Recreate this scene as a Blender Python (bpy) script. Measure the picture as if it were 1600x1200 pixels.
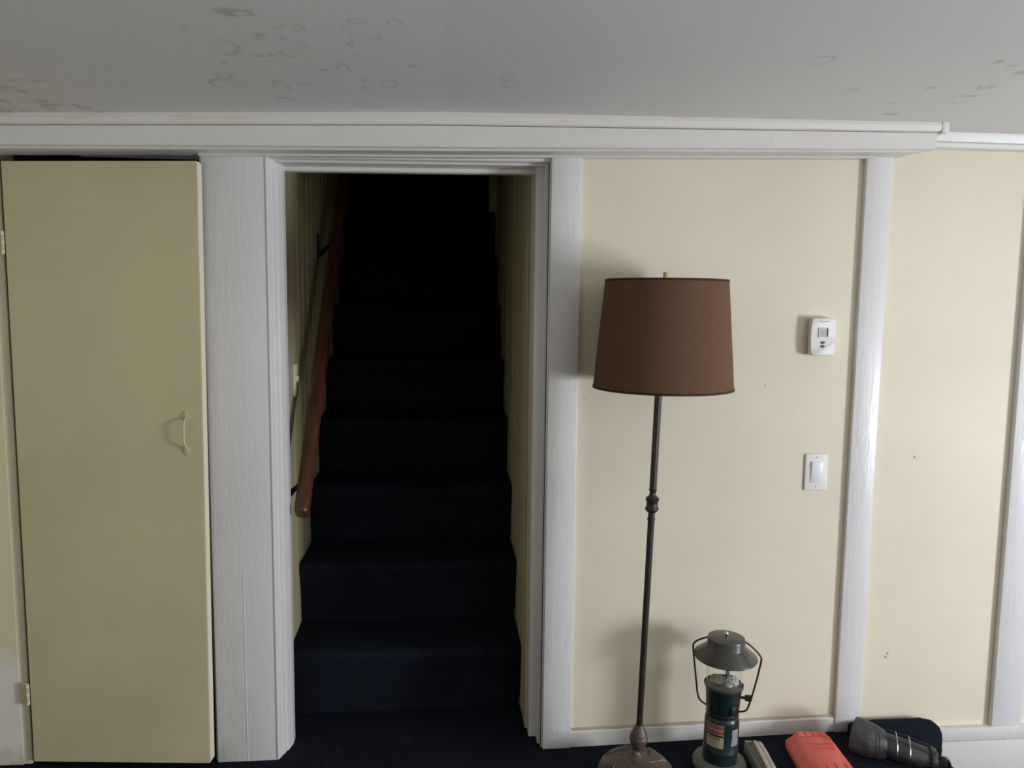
import bpy, bmesh, math, random
import numpy as np
from mathutils import Vector, Matrix
random.seed(7)
S = bpy.context.scene
COL = S.collection
for o in list(bpy.data.objects):
    bpy.data.objects.remove(o)

# ------------------------------------------------------------------ camera
cd = bpy.data.cameras.new('camera')
cd.sensor_fit = 'HORIZONTAL'; cd.sensor_width = 36.0; cd.lens = 27.3787
cd.clip_start = 0.02
cam = bpy.data.objects.new('camera', cd); COL.objects.link(cam)
R_ = (0.9961932807805289, -0.08646056338202197, 0.011113879043323092)
U_ = (-0.002027176904680168, 0.10448194016786749, 0.9945247180098418)
F_ = (0.08714836706171486, 0.9907613714504727, -0.10390893590088916)
cam.matrix_world = Matrix(((R_[0], U_[0], -F_[0], 0), (R_[1], U_[1], -F_[1], -2.39437),
                           (R_[2], U_[2], -F_[2], 1.445), (0, 0, 0, 1)))
S.camera = cam

# ------------------------------------------------------------------ world, lights, exposure
w = bpy.data.worlds.new('world'); S.world = w; w.use_nodes = True
w.node_tree.nodes['Background'].inputs[0].default_value = (0.80, 0.90, 1.0, 1)
w.node_tree.nodes['Background'].inputs[1].default_value = 0.03

def area_light(name, loc, target, sx, sy, power, color):
    l = bpy.data.lights.new(name, 'AREA'); l.shape = 'RECTANGLE'
    l.size = sx; l.size_y = sy; l.energy = power; l.color = color
    o = bpy.data.objects.new(name, l); COL.objects.link(o)
    o.location = loc
    o.rotation_euler = (Vector(target) - Vector(loc)).to_track_quat('-Z', 'Y').to_euler()
    return o
# daylight coming in through the window of the rear wall, behind and right of the camera
area_light('window_daylight', (3.40, -4.24, 1.20), (3.40, 0, 1.20), 1.0, 1.0, 16, (0.92, 0.95, 1.0))
# daylight through the window in the right wall
area_light('right_window_daylight', (4.06, -2.40, 0.76), (0, -2.40, 1.00), 0.8, 1.0, 126, (0.90, 0.925, 1.0))
# weak warm fill light, added at an unseen opening in the left wall
area_light('left_fill_light', (-2.72, -2.6, 1.25), (0, -2.6, 1.25), 0.7, 0.9, 7, (1.0, 0.96, 0.84))

S.view_settings.view_transform = 'Standard'
S.view_settings.look = 'None'
S.view_settings.gamma = 1.0
S.view_settings.use_curve_mapping = False
S.view_settings.exposure = 0.0
try:
    S.cycles.use_denoising = True
    S.cycles.max_bounces = 8
    S.cycles.diffuse_bounces = 5
    S.cycles.sample_clamp_indirect = 6
except Exception:
    pass

# ------------------------------------------------------------------ materials
def new_mat(name):
    m = bpy.data.materials.new(name); m.use_nodes = True
    nt = m.node_tree
    return m, nt, nt.nodes['Principled BSDF']
def N(nt, t, **k):
    n = nt.nodes.new(t)
    for a, b in k.items():
        setattr(n, a, b)
    return n
def coords(nt, scale=(1, 1, 1), kind='Object'):
    tc = N(nt, 'ShaderNodeTexCoord'); mp = N(nt, 'ShaderNodeMapping')
    mp.inputs['Scale'].default_value = scale
    nt.links.new(tc.outputs[kind], mp.inputs['Vector'])
    return mp.outputs['Vector']
def noise(nt, vec, scale, detail=4, rough=0.55):
    n = N(nt, 'ShaderNodeTexNoise'); n.inputs['Scale'].default_value = scale
    n.inputs['Detail'].default_value = detail; n.inputs['Roughness'].default_value = rough
    nt.links.new(vec, n.inputs['Vector']); return n.outputs['Fac']
def ramp(nt, fac, stops):
    r = N(nt, 'ShaderNodeValToRGB'); e = r.color_ramp.elements
    while len(e) < len(stops): e.new(0.5)
    for i, (p, c) in enumerate(stops):
        e[i].position = p
        e[i].color = c if len(c) == 4 else (*c, 1)
    nt.links.new(fac, r.inputs['Fac']); return r.outputs['Color']
def mix(nt, fac, a, b, mode='MIX'):
    m = N(nt, 'ShaderNodeMix', data_type='RGBA', blend_type=mode)
    for sock, v in ((m.inputs['Factor'], fac), (m.inputs['A'], a), (m.inputs['B'], b)):
        pass
    def put(sock, v):
        if hasattr(v, 'is_output'): nt.links.new(v, sock)
        elif isinstance(v, (int, float)): sock.default_value = v
        else: sock.default_value = (*v, 1) if len(v) == 3 else v
    put(m.inputs[0], fac); put(m.inputs[6], a); put(m.inputs[7], b)
    return m.outputs[2]
def bump(nt, b, h, strength=0.2, dist=0.01, prev=None):
    n = N(nt, 'ShaderNodeBump'); n.inputs['Strength'].default_value = strength
    n.inputs['Distance'].default_value = dist
    nt.links.new(h, n.inputs['Height'])
    if prev is not None: nt.links.new(prev, n.inputs['Normal'])
    nt.links.new(n.outputs['Normal'], b.inputs['Normal']); return n.outputs['Normal']
def simple(name, col, rough=0.5, metal=0.0, spec=0.5):
    m, nt, b = new_mat(name)
    b.inputs['Base Color'].default_value = (*col, 1); b.inputs['Roughness'].default_value = rough
    b.inputs['Metallic'].default_value = metal; b.inputs['Specular IOR Level'].default_value = spec
    return m

def paint(name, col, rough, grain=(1, 1, 1), bscale=60, bstr=0.15, dirt=0.06, spots=0.0):
    """brushed house paint: slight tone drift, brush relief, a few dents"""
    m, nt, b = new_mat(name)
    v = coords(nt)
    drift = noise(nt, v, 1.7, 3)
    dark = tuple(c * (1 - dirt * 2.2) for c in col)
    c = ramp(nt, drift, [(0.35, dark), (0.62, col)])
    fine = noise(nt, v, 9, 6, 0.65)
    c = mix(nt, ramp(nt, fine, [(0.62, (0, 0, 0)), (0.80, (dirt * 5,) * 3)]), c, tuple(x * 0.72 for x in col))
    if spots > 0:
        sp = noise(nt, v, 38, 2, 0.5)
        c = mix(nt, ramp(nt, sp, [(0.765, (0, 0, 0)), (0.785, (spots,) * 3)]), c, (0.16, 0.12, 0.09))
    nt.links.new(c, b.inputs['Base Color'])
    b.inputs['Roughness'].default_value = rough
    b.inputs['Specular IOR Level'].default_value = 0.45
    g = coords(nt, grain)
    n1 = bump(nt, b, noise(nt, g, bscale, 4, 0.6), bstr, 0.004)
    dn = noise(nt, coords(nt, (1, 1, 0.6)), 26, 2, 0.4)
    bump(nt, b, ramp(nt, dn, [(0.66, (0, 0, 0)), (0.74, (1, 1, 1))]), bstr * 0.6, 0.003, n1)
    return m

M = {}
M['cream'] = paint('cream_wall_paint', (0.80, 0.747, 0.60), 0.55, bscale=90, bstr=0.06, dirt=0.03, spots=0.10)
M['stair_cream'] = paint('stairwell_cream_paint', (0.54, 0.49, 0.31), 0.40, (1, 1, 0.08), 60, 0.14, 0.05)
M['door'] = paint('olive_cream_door_paint', (0.665, 0.61, 0.39), 0.42, (1, 1, 0.5), 40, 0.05, 0.05)
M['door_edge'] = simple('lit_edge_switch_cream', (0.84, 0.78, 0.62), 0.45)  # light painted into the door's edge band; plain cream on the stair switch
M['white'] = paint('glossy_white_trim_paint', (0.80, 0.80, 0.81), 0.30, (1, 1, 0.12), 70, 0.30, 0.03, 0.10)
M['white_h'] = paint('white_board_paint', (0.80, 0.795, 0.775), 0.36, (0.08, 1, 1), 70, 0.22, 0.04, 0.05)
M['caulk0'] = simple('dark_filler', (0.36, 0.32, 0.27), 0.7)
M['crown'] = None
def crown_mat():
    m, nt, b = new_mat('worn_crown_board_paint')
    v = coords(nt)
    a = noise(nt, coords(nt, (1.2, 6, 22)), 3.2, 5, 0.6)
    c = ramp(nt, a, [(0.58, (0.80, 0.785, 0.75)), (0.68, (0.74, 0.66, 0.56)), (0.80, (0.62, 0.50, 0.40))])
    nt.links.new(c, b.inputs['Base Color']); b.inputs['Roughness'].default_value = 0.55
    bump(nt, b, noise(nt, v, 60, 5), 0.2, 0.004)
    return m
M['crown'] = crown_mat()

def left_wall_mat():
    """cream paint with bare white primer below, worn by the floor"""
    m, nt, b = new_mat('half_painted_wall')
    tc = N(nt, 'ShaderNodeTexCoord'); sx = N(nt, 'ShaderNodeSeparateXYZ')
    nt.links.new(tc.outputs['Object'], sx.inputs[0])
    v = coords(nt)
    n = noise(nt, v, 6, 4)
    ad = N(nt, 'ShaderNodeMath', operation='MULTIPLY_ADD'); ad.inputs[1].default_value = -0.22
    nt.links.new(n, ad.inputs[0]); nt.links.new(sx.outputs['Z'], ad.inputs[2])
    f = ramp(nt, ad.outputs[0], [(0.22, (1, 1, 1)), (0.29, (0, 0, 0))])
    c = mix(nt, f, (0.76, 0.73, 0.50), (0.82, 0.81, 0.76))
    n2 = noise(nt, coords(nt, (1, 1, 1)), 14, 5)
    ad2 = N(nt, 'ShaderNodeMath', operation='MULTIPLY_ADD'); ad2.inputs[1].default_value = 0.25
    nt.links.new(n2, ad2.inputs[0]); nt.links.new(sx.outputs['Z'], ad2.inputs[2])
    f2 = ramp(nt, ad2.outputs[0], [(0.13, (0.6, 0.6, 0.6)), (0.20, (0, 0, 0))])
    c = mix(nt, f2, c, (0.40, 0.29, 0.21))
    nt.links.new(c, b.inputs['Base Color']); b.inputs['Roughness'].default_value = 0.6
    bump(nt, b, n, 0.1, 0.01)
    return m
M['left_wall'] = left_wall_mat()

def ceiling_mat():
    m, nt, b = new_mat('stained_ceiling_paint')
    at = N(nt, 'ShaderNodeAttribute', attribute_name='stain')
    v = coords(nt)
    base = ramp(nt, noise(nt, v, 1.1, 3), [(0.3, (0.77, 0.765, 0.765)), (0.7, (0.81, 0.805, 0.805))])
    c = mix(nt, at.outputs['Fac'], base, (0.47, 0.46, 0.44))
    nt.links.new(c, b.inputs['Base Color']); b.inputs['Roughness'].default_value = 0.75
    bump(nt, b, noise(nt, v, 120, 3), 0.06, 0.004)
    return m
M['ceiling'] = ceiling_mat()

def carpet_mat(name, a, bcol):
    m, nt, b = new_mat(name)
    v = coords(nt)
    f = noise(nt, v, 260, 3, 0.7)
    c = ramp(nt, f, [(0.30, a), (0.72, bcol)])
    big = noise(nt, v, 5, 4)
    c = mix(nt, ramp(nt, big, [(0.55, (0, 0, 0)), (0.85, (0.30,) * 3)]), c, tuple(x * 1.9 for x in bcol))
    lint = noise(nt, v, 75, 2, 0.45)
    patch = noise(nt, v, 7, 2, 0.5)
    lm = N(nt, 'ShaderNodeMath', operation='MULTIPLY')
    nt.links.new(ramp(nt, lint, [(0.70, (0, 0, 0)), (0.76, (0.6,) * 3)]), lm.inputs[0])
    nt.links.new(ramp(nt, patch, [(0.50, (0, 0, 0)), (0.62, (1, 1, 1))]), lm.inputs[1])
    c = mix(nt, lm.outputs[0], c, (0.16, 0.15, 0.15))
    nt.links.new(c, b.inputs['Base Color']); b.inputs['Roughness'].default_value = 0.95
    b.inputs['Specular IOR Level'].default_value = 0.1
    bump(nt, b, f, 0.7, 0.006)
    return m
M['carpet'] = carpet_mat('navy_carpet', (0.006, 0.008, 0.0135), (0.018, 0.023, 0.036))

def wood_mat():
    m, nt, b = new_mat('orange_brown_wood')
    v = coords(nt, (1.2, 14, 14))
    n = noise(nt, v, 5, 5, 0.6)
    c = ramp(nt, n, [(0.30, (0.045, 0.016, 0.008)), (0.55, (0.092, 0.034, 0.015)), (0.75, (0.13, 0.050, 0.022))])
    nt.links.new(c, b.inputs['Base Color']); b.inputs['Roughness'].default_value = 0.38
    bump(nt, b, n, 0.1, 0.003)
    return m
M['wood'] = wood_mat()

def shade_mat():
    m, nt, b = new_mat('brown_burlap')
    tc = N(nt, 'ShaderNodeTexCoord')
    uvm = N(nt, 'ShaderNodeMapping'); nt.links.new(tc.outputs['UV'], uvm.inputs['Vector'])
    def wav(direction, scale, dist):
        wv = N(nt, 'ShaderNodeTexWave', bands_direction=direction); wv.inputs['Scale'].default_value = scale
        wv.inputs['Distortion'].default_value = dist; wv.inputs['Detail'].default_value = 2
        wv.inputs['Detail Scale'].default_value = 1.5
        nt.links.new(uvm.outputs['Vector'], wv.inputs['Vector']); return wv.outputs['Fac']
    a, c2 = wav('X', 170, 5), wav('Y', 60, 4)
    h = N(nt, 'ShaderNodeMath', operation='ADD'); nt.links.new(a, h.inputs[0]); nt.links.new(c2, h.inputs[1])
    mp2 = N(nt, 'ShaderNodeMapping'); mp2.inputs['Scale'].default_value = (240, 9, 1)
    nt.links.new(tc.outputs['UV'], mp2.inputs['Vector'])
    slub = noise(nt, mp2.outputs['Vector'], 1, 3, 0.7)
    c = ramp(nt, h.outputs[0], [(0.2, (0.060, 0.031, 0.018)), (0.95, (0.175, 0.096, 0.056))])
    c = mix(nt, ramp(nt, slub, [(0.58, (0, 0, 0)), (0.72, (0.7,) * 3)]), c, (0.23, 0.135, 0.085))
    nt.links.new(c, b.inputs['Base Color']); b.inputs['Roughness'].default_value = 0.85
    b.inputs['Specular IOR Level'].default_value = 0.2
    bump(nt, b, h.outputs[0], 0.35, 0.002)
    return m
M['shade'] = shade_mat()

def worn_metal(name, a, bcol, rough, metal):
    m, nt, b = new_mat(name)
    v = coords(nt); n = noise(nt, v, 45, 5, 0.65)
    nt.links.new(ramp(nt, n, [(0.35, a), (0.7, bcol)]), b.inputs['Base Color'])
    b.inputs['Roughness'].default_value = rough; b.inputs['Metallic'].default_value = metal
    bump(nt, b, n, 0.12, 0.003)
    return m
M['bronze'] = worn_metal('aged_bronze', (0.085, 0.068, 0.058), (0.16, 0.125, 0.105), 0.48, 0.35)
M['pole'] = worn_metal('dark_bronze_pole', (0.030, 0.027, 0.024), (0.055, 0.050, 0.045), 0.42, 0.4)
M['brass'] = simple('brass', (0.60, 0.46, 0.20), 0.25, 1.0)
M['olive_metal'] = worn_metal('olive_grey_enamel', (0.050, 0.050, 0.043), (0.075, 0.075, 0.066), 0.30, 0.0)
M['green'] = worn_metal('dark_green_enamel', (0.006, 0.017, 0.019), (0.010, 0.027, 0.028), 0.28, 0.0)
M['black'] = simple('black_plastic', (0.012, 0.012, 0.013), 0.35)
M['iron'] = simple('black_iron', (0.016, 0.015, 0.014), 0.45, 0.3)
M['chrome'] = simple('chrome_wire', (0.65, 0.65, 0.65), 0.22, 1.0)
M['mantle'] = simple('white_mantle_cloth', (0.80, 0.80, 0.82), 0.8)
M['film'] = simple('grey_ash_mantle', (0.50, 0.50, 0.48), 0.7)
M['tube'] = simple('grey_burner_tube', (0.36, 0.35, 0.34), 0.5, 0.2)
M['base_grey'] = worn_metal('grey_green_plastic', (0.11, 0.11, 0.098), (0.16, 0.16, 0.145), 0.5, 0.0)
M['red_label'] = simple('red_label_print', (0.30, 0.070, 0.070), 0.4)
M['cream_label'] = simple('cream_label_print', (0.42, 0.37, 0.30), 0.45)
M['pale_label'] = simple('pale_label_print', (0.42, 0.47, 0.45), 0.45)
M['print_light'] = simple('light_print', (0.62, 0.50, 0.46), 0.5)
M['print_dark'] = simple('dark_print', (0.03, 0.03, 0.03), 0.5)
M['print_grey'] = simple('grey_print', (0.36, 0.36, 0.38), 0.5)
M['plastic_white'] = simple('white_plastic', (0.83, 0.82, 0.80), 0.55)
M['rocker_white'] = simple('white_rocker_plastic', (0.82, 0.83, 0.86), 0.3)
M['lcd'] = simple('grey_lcd', (0.46, 0.48, 0.44), 0.25)
M['button'] = simple('grey_button_rubber', (0.14, 0.14, 0.14), 0.5)
M['red'] = worn_metal('red_moulded_plastic', (0.70, 0.115, 0.085), (0.78, 0.150, 0.115), 0.42, 0.0)
def dusty(name, a, bcol):
    m, nt, b = new_mat(name)
    v = coords(nt); n = noise(nt, v, 30, 6, 0.7); n2 = noise(nt, coords(nt, (1, 4, 4)), 16, 4)
    c = ramp(nt, n, [(0.38, a), (0.75, bcol)])
    c = mix(nt, ramp(nt, n2, [(0.5, (0, 0, 0)), (0.75, (0.5,) * 3)]), c, tuple(x * 1.5 for x in bcol))
    nt.links.new(c, b.inputs['Base Color']); b.inputs['Roughness'].default_value = 0.5
    bump(nt, b, n, 0.15, 0.003)
    return m
M['dusty'] = dusty('dusty_charcoal_plastic', (0.018, 0.019, 0.022), (0.066, 0.068, 0.074))
M['beige'] = worn_metal('beige_plastic', (0.46, 0.40, 0.36), (0.58, 0.51, 0.46), 0.55, 0.0)
M['grey_rib'] = worn_metal('grey_ribbed_plastic', (0.17, 0.165, 0.155), (0.27, 0.26, 0.24), 0.5, 0.0)
def glass_mat():
    m, nt, b = new_mat('clear_glass')
    b.inputs['Base Color'].default_value = (0.97, 0.98, 0.97, 1)
    b.inputs['Roughness'].default_value = 0.05
    b.inputs['Transmission Weight'].default_value = 1.0
    b.inputs['IOR'].default_value = 1.12
    return m
M['glass'] = glass_mat()
M['dark_void'] = simple('unlit_depth_dark', (0.03, 0.03, 0.035), 0.9)  # near-black colour paints in the shade of the closet and stair head

# ------------------------------------------------------------------ mesh helpers
def build(name, bm, mat, parent=None, loc=None, rot=None, smooth=35):
    me = bpy.data.meshes.new(name)
    bmesh.ops.recalc_face_normals(bm, faces=bm.faces[:])
    bm.to_mesh(me); bm.free()
    if mat is not None: me.materials.append(mat)
    if smooth:
        me.polygons.foreach_set('use_smooth', [True] * len(me.polygons))
        me.set_sharp_from_angle(angle=math.radians(smooth))
    o = bpy.data.objects.new(name, me); COL.objects.link(o)
    if parent is not None: o.parent = parent
    if loc is not None: o.location = loc
    if rot is not None: o.rotation_euler = rot
    return o
def tag(o, label=None, cat=None, group=None, kind=None):
    if label: o['label'] = label
    if cat: o['category'] = cat
    if group: o['group'] = group
    if kind: o['kind'] = kind
    return o
def empty(name, loc=(0, 0, 0), rz=0.0):
    o = bpy.data.objects.new(name, None); COL.objects.link(o)
    o.location = loc; o.rotation_euler = (0, 0, rz); o.empty_display_size = 0.05
    return o
def box(bm, x0, x1, y0, y1, z0, z1, bev=0.0, seg=2):
    t = bmesh.new()
    vs = [t.verts.new((x, y, z)) for x in (x0, x1) for y in (y0, y1) for z in (z0, z1)]
    for f in ((0, 1, 3, 2), (4, 6, 7, 5), (0, 4, 5, 1), (2, 3, 7, 6), (0, 2, 6, 4), (1, 5, 7, 3)):
        t.faces.new([vs[i] for i in f])
    if bev > 0:
        bmesh.ops.bevel(t, geom=t.edges[:], offset=bev, segments=seg, profile=0.5, affect='EDGES')
    merge(bm, t)
    return bm
def merge(bm, t, mat=None):
    if mat is not None: t.transform(mat)
    me = bpy.data.meshes.new('tmp'); t.to_mesh(me); t.free()
    bm.from_mesh(me); bpy.data.meshes.remove(me)
def bx(*a, **k): return box(bmesh.new(), *a, **k)
def lathe(prof, seg=32, shear=0.0, uv=False, flute=None):
    """prof: list of (r, z). closed at ends when r == 0"""
    bm = bmesh.new(); rows = []
    for r, z in prof:
        if r <= 1e-6:
            rows.append([bm.verts.new((shear * z, 0, z))])
        else:
            row = []
            for i in range(seg):
                a = 2 * math.pi * i / seg
                rr = r * (1 + (flute[1] * math.cos(a * flute[0]) if flute else 0))
                row.append(bm.verts.new((rr * math.cos(a) + shear * z, rr * math.sin(a), z)))
            rows.append(row)
    ul = bm.loops.layers.uv.new('uv') if uv else None
    for k in range(len(rows) - 1):
        a, b = rows[k], rows[k + 1]
        for i in range(seg):
            j = (i + 1) % seg
            if len(a) == 1 and len(b) == 1: continue
            if len(a) == 1: f = bm.faces.new((a[0], b[i], b[j]))
            elif len(b) == 1: f = bm.faces.new((a[i], a[j], b[0]))
            else:
                f = bm.faces.new((a[i], a[j], b[j], b[i]))
                if uv:
                    u0, u1 = i / seg, (i + 1) / seg
                    for lp, q in zip(f.loops, ((u0, k), (u1, k), (u1, k + 1), (u0, k + 1))):
                        lp[ul].uv = q
    return bm
def tube(bm, pts, r, seg=8, closed=False, caps=True, radii=None):
    pts = [Vector(p) for p in pts]; n = len(pts); rows = []
    up = None
    for i, p in enumerate(pts):
        if closed: d = pts[(i + 1) % n] - pts[i - 1]
        else: d = pts[min(i + 1, n - 1)] - pts[max(i - 1, 0)]
        d.normalize()
        if up is None:
            up = Vector((0, 0, 1)) if abs(d.z) < 0.9 else Vector((1, 0, 0))
        a = d.cross(up)
        if a.length < 1e-5: a = d.cross(Vector((0, 1, 0.1)))
        a.normalize(); b = a.cross(d).normalized(); up = b
        rr = radii[i] if radii else r
        rows.append([bm.verts.new(p + (a * math.cos(t) + b * math.sin(t)) * rr)
                     for t in [2 * math.pi * k / seg for k in range(seg)]])
    rng = range(n) if closed else range(n - 1)
    for i in rng:
        A, B = rows[i], rows[(i + 1) % n]
        for k in range(seg):
            bm.faces.new((A[k], A[(k + 1) % seg], B[(k + 1) % seg], B[k]))
    if caps and not closed:
        bm.faces.new(rows[0]); bm.faces.new(rows[-1][::-1])
    return bm
def smooth_path(pts, n=6):
    """Catmull-Rom through the points"""
    P = [Vector(p) for p in pts]; out = []
    for i in range(len(P) - 1):
        p0, p1, p2, p3 = P[max(i - 1, 0)], P[i], P[i + 1], P[min(i + 2, len(P) - 1)]
        for k in range(n):
            t = k / n
            out.append(0.5 * ((2 * p1) + (p2 - p0) * t + (2 * p0 - 5 * p1 + 4 * p2 - p3) * t * t
                              + (3 * p1 - p0 - 3 * p2 + p3) * t ** 3))
    out.append(P[-1]); return out
def prism(outline, axis, a, b, bev=0.0):
    """extrude a 2-D outline along axis between a and b. axis 'y': outline (x,z); 'x': (y,z); 'z': (x,y)"""
    bm = bmesh.new()
    def P(u, v, w):
        return {'y': (u, w, v), 'x': (w, u, v), 'z': (u, v, w)}[axis]
    A = [bm.verts.new(P(u, v, a)) for u, v in outline]; B = [bm.verts.new(P(u, v, b)) for u, v in outline]
    n = len(outline)
    for i in range(n):
        bm.faces.new((A[i], A[(i + 1) % n], B[(i + 1) % n], B[i]))
    bm.faces.new(A); bm.faces.new(B[::-1])
    if bev > 0:
        bmesh.ops.bevel(bm, geom=bm.edges[:], offset=bev, segments=2, profile=0.5, affect='EDGES')
    return bm
def sweep_x(profile, xs, zf, sc=lambda x: 1.0):
    """profile: list of (y, dz); swept along X at height zf(x)"""
    bm = bmesh.new(); rows = []
    for x in xs:
        rows.append([bm.verts.new((x, y, zf(x) + dz * sc(x))) for y, dz in profile])
    n = len(profile)
    for i in range(len(rows) - 1):
        for k in range(n):
            bm.faces.new((rows[i][k], rows[i][(k + 1) % n], rows[i + 1][(k + 1) % n], rows[i + 1][k]))
    bm.faces.new(rows[0][::-1]); bm.faces.new(rows[-1])
    return bm
def text_bm(s, size, depth=0.0, align='CENTER'):
    """flat lettering as mesh in its own XY plane"""
    cu = bpy.data.curves.new('t', 'FONT'); cu.body = s; cu.size = size; cu.extrude = depth
    cu.align_x = align; cu.align_y = 'CENTER'; cu.resolution_u = 2
    o = bpy.data.objects.new('t', cu); COL.objects.link(o)
    bpy.context.view_layer.update()
    ev = o.evaluated_get(bpy.context.evaluated_depsgraph_get()); me = ev.to_mesh()
    bm = bmesh.new(); bm.from_mesh(me); ev.to_mesh_clear()
    bpy.data.objects.remove(o); bpy.data.curves.remove(cu)
    return bm
def interp(x, xs, ys): return float(np.interp(x, xs, ys))

# the old house is out of true: ceiling and floor heights drift a little along the wall
CX, CZ = [-2.8, -1.18, 0.0, 1.47, 4.2], [1.880, 1.931, 1.970, 1.986, 1.987]
FX, FZ = [-2.8, -1.3, -0.7, 0.36, 1.35, 4.2], [0.015, 0.012, -0.003, 0.0, 0.022, 0.03]
def zc(x): return interp(x, CX, CZ)
def zf(x): return interp(x, FX, FZ)

# ------------------------------------------------------------------ room shell
def struct(o, label, cat):
    return tag(o, label, cat, kind='structure')

# floor: navy carpet, dips at the right where the platform ends
bm = bmesh.new()
xs = [-2.6, -1.3, -0.7, -0.52, -0.1, 0.315, 0.36, 0.9, 1.35, 1.575]
top = []
for x in xs: top.append((bm.verts.new((x, -4.2, zf(x))), bm.verts.new((x, 0.0, zf(x)))))
for i in range(len(xs) - 1):
    bm.faces.new((top[i][0], top[i + 1][0], top[i + 1][1], top[i][1]))
e0 = [v for v in top[3:6]]
far = [bm.verts.new((v[1].co.x, 0.27, 0.0)) for v in e0]
for i in range(2):
    bm.faces.new((e0[i][1], e0[i + 1][1], far[i + 1], far[i]))
# rounded nosing and riser at the right end
pr = [(1.575, zf(1.575)), (1.588, zf(1.575) - 0.006), (1.594, zf(1.575) - 0.02), (1.592, -0.22)]
prev = top[-1]
for x, z in pr[1:]:
    cur = (bm.verts.new((x, -4.2, z)), bm.verts.new((x, 0.0, z)))
    bm.faces.new((prev[0], cur[0], cur[1], prev[1])); prev = cur
struct(build('floor', bm, M['carpet'], smooth=50), 'dark navy blue carpeted floor in front of the stairs', 'floor')
bm = bx(1.52, 4.0, -4.2, 0.0, -0.30, -0.20)
struct(build('floor_lower', bm, M['carpet']), 'lower dark carpeted floor past the carpet edge at right', 'floor')

# ceiling with mould rings and blotches (stain weights stored per vertex)
RINGS = [(-0.446, -0.697, 0.031, 0.05), (-0.5, -0.506, 0.023, 0.031), (-0.527, -0.436, 0.03, 0.045), (-0.488, -0.441, 0.018, 0.028), (-0.315, -0.833, 0.012, 0.021), (-0.277, -0.817, 0.012, 0.021), (-0.295, -0.715, 0.016, 0.024), (-0.32, -0.664, 0.024, 0.022), (-0.407, -0.279, 0.023, 0.033), (-0.393, -0.399, 0.019, 0.059), (-0.164, -0.858, 0.017, 0.014), (-0.191, -0.766, 0.01, 0.071), (-0.137, -0.791, 0.01, 0.045), (-0.096, -0.846, 0.014, 0.028), (-0.226, -0.555, 0.014, 0.04), (-0.189, -0.425, 0.012, 0.046), (-0.135, -0.432, 0.022, 0.034), (-0.172, -0.334, 0.013, 0.025), (-0.211, -0.226, 0.014, 0.028), (0.151, -0.501, 0.021, 0.027), (0.159, -0.436, 0.019, 0.023), (0.824, -0.691, 0.027, 0.031), (1.011, -0.452, 0.022, 0.029), (1.319, -0.354, 0.01, 0.026)]
BLOTS = [(-0.363, -0.771, 0.013, 0.019), (-0.315, -0.77, 0.011, 0.015), (-0.474, -0.602, 0.011, 0.014), (-0.49, -0.822, 0.011, 0.01), (-0.387, -0.901, 0.025, 0.025), (-0.356, -0.893, 0.012, 0.019), (-0.382, -0.652, 0.034, 0.017), (-0.335, -0.428, 0.022, 0.011), (-0.275, -0.544, 0.014, 0.015), (-0.188, -0.659, 0.004, 0.013), (-0.07, -0.584, 0.009, 0.014), (-1.029, -0.383, 0.028, 0.035), (-1.015, -0.23, 0.04, 0.061), (-1.133, -0.184, 0.051, 0.042), (-1.098, -0.28, 0.016, 0.025), (-0.94, -0.221, 0.024, 0.034), (-0.927, -0.158, 0.035, 0.014), (-0.954, -0.458, 0.045, 0.016), (1.191, -0.506, 0.015, 0.017), (1.201, -0.715, 0.022, 0.013), (1.262, -0.693, 0.014, 0.014), (1.322, -0.645, 0.014, 0.014), (1.33, -0.518, 0.031, 0.022), (1.34, -0.444, 0.029, 0.018), (1.351, -0.365, 0.02, 0.013), (1.186, -0.357, 0.007, 0.013), (1.246, -0.241, 0.019, 0.014), (1.053, -0.373, 0.01, 0.013), (1.147, -0.317, 0.005, 0.013), (1.431, -0.507, 0.006, 0.011), (0.031, -0.84, 0.007, 0.007), (0.006, -0.844, 0.006, 0.007)]
gx = np.arange(-1.6, 2.0001, 0.006); gy = np.arange(-1.2, 0.0001, 0.006)
GX, GY = np.meshgrid(gx, gy)
rng = np.random.default_rng(3)
def vnoise(X, Y, s, seed):
    r = np.random.default_rng(seed).random((256, 256))
    a, b = X * s + 40, Y * s + 40
    i, j = np.floor(a).astype(int), np.floor(b).astype(int); u, v = a - i, b - j
    u = u * u * (3 - 2 * u); v = v * v * (3 - 2 * v); i %= 255; j %= 255
    return (r[i, j] * (1 - u) + r[i + 1, j] * u) * (1 - v) + (r[i, j + 1] * (1 - u) + r[i + 1, j + 1] * u) * v
st = np.zeros_like(GX)
wob = vnoise(GX, GY, 28, 1) - 0.5; brk = vnoise(GX, GY, 22, 2); fin = vnoise(GX, GY, 75, 4)
for cx, cy, rx, ry in RINGS:
    ang = np.arctan2(GY - cy, GX - cx)
    d = np.hypot((GX - cx) / rx, (GY - cy) / ry) + wob * 0.35
    band = np.clip(1 - np.abs(d - 0.85) / 0.26, 0, 1) * np.clip(brk * 1.7 - 0.25 + 0.3 * np.sin(ang + cx * 40), 0, 1)
    st = np.maximum(st, band * 0.62)
for cx, cy, rx, ry in BLOTS:
    d = np.hypot((GX - cx) / rx, (GY - cy) / ry) + wob * 0.8
    st = np.maximum(st, np.clip((1.15 - d) * 1.6, 0, 1) * np.clip(fin * 2.0 - 0.45, 0, 1) * 0.75)
nx, ny = len(gx), len(gy)
verts = np.stack([GX.ravel(), GY.ravel(), np.interp(GX.ravel(), CX, CZ)], 1)
ii = (np.arange(ny - 1)[:, None] * nx + np.arange(nx - 1)[None, :]).ravel()
quads = np.stack([ii, ii + nx, ii + nx + 1, ii + 1], 1)
ex = []; ef = []
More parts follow.
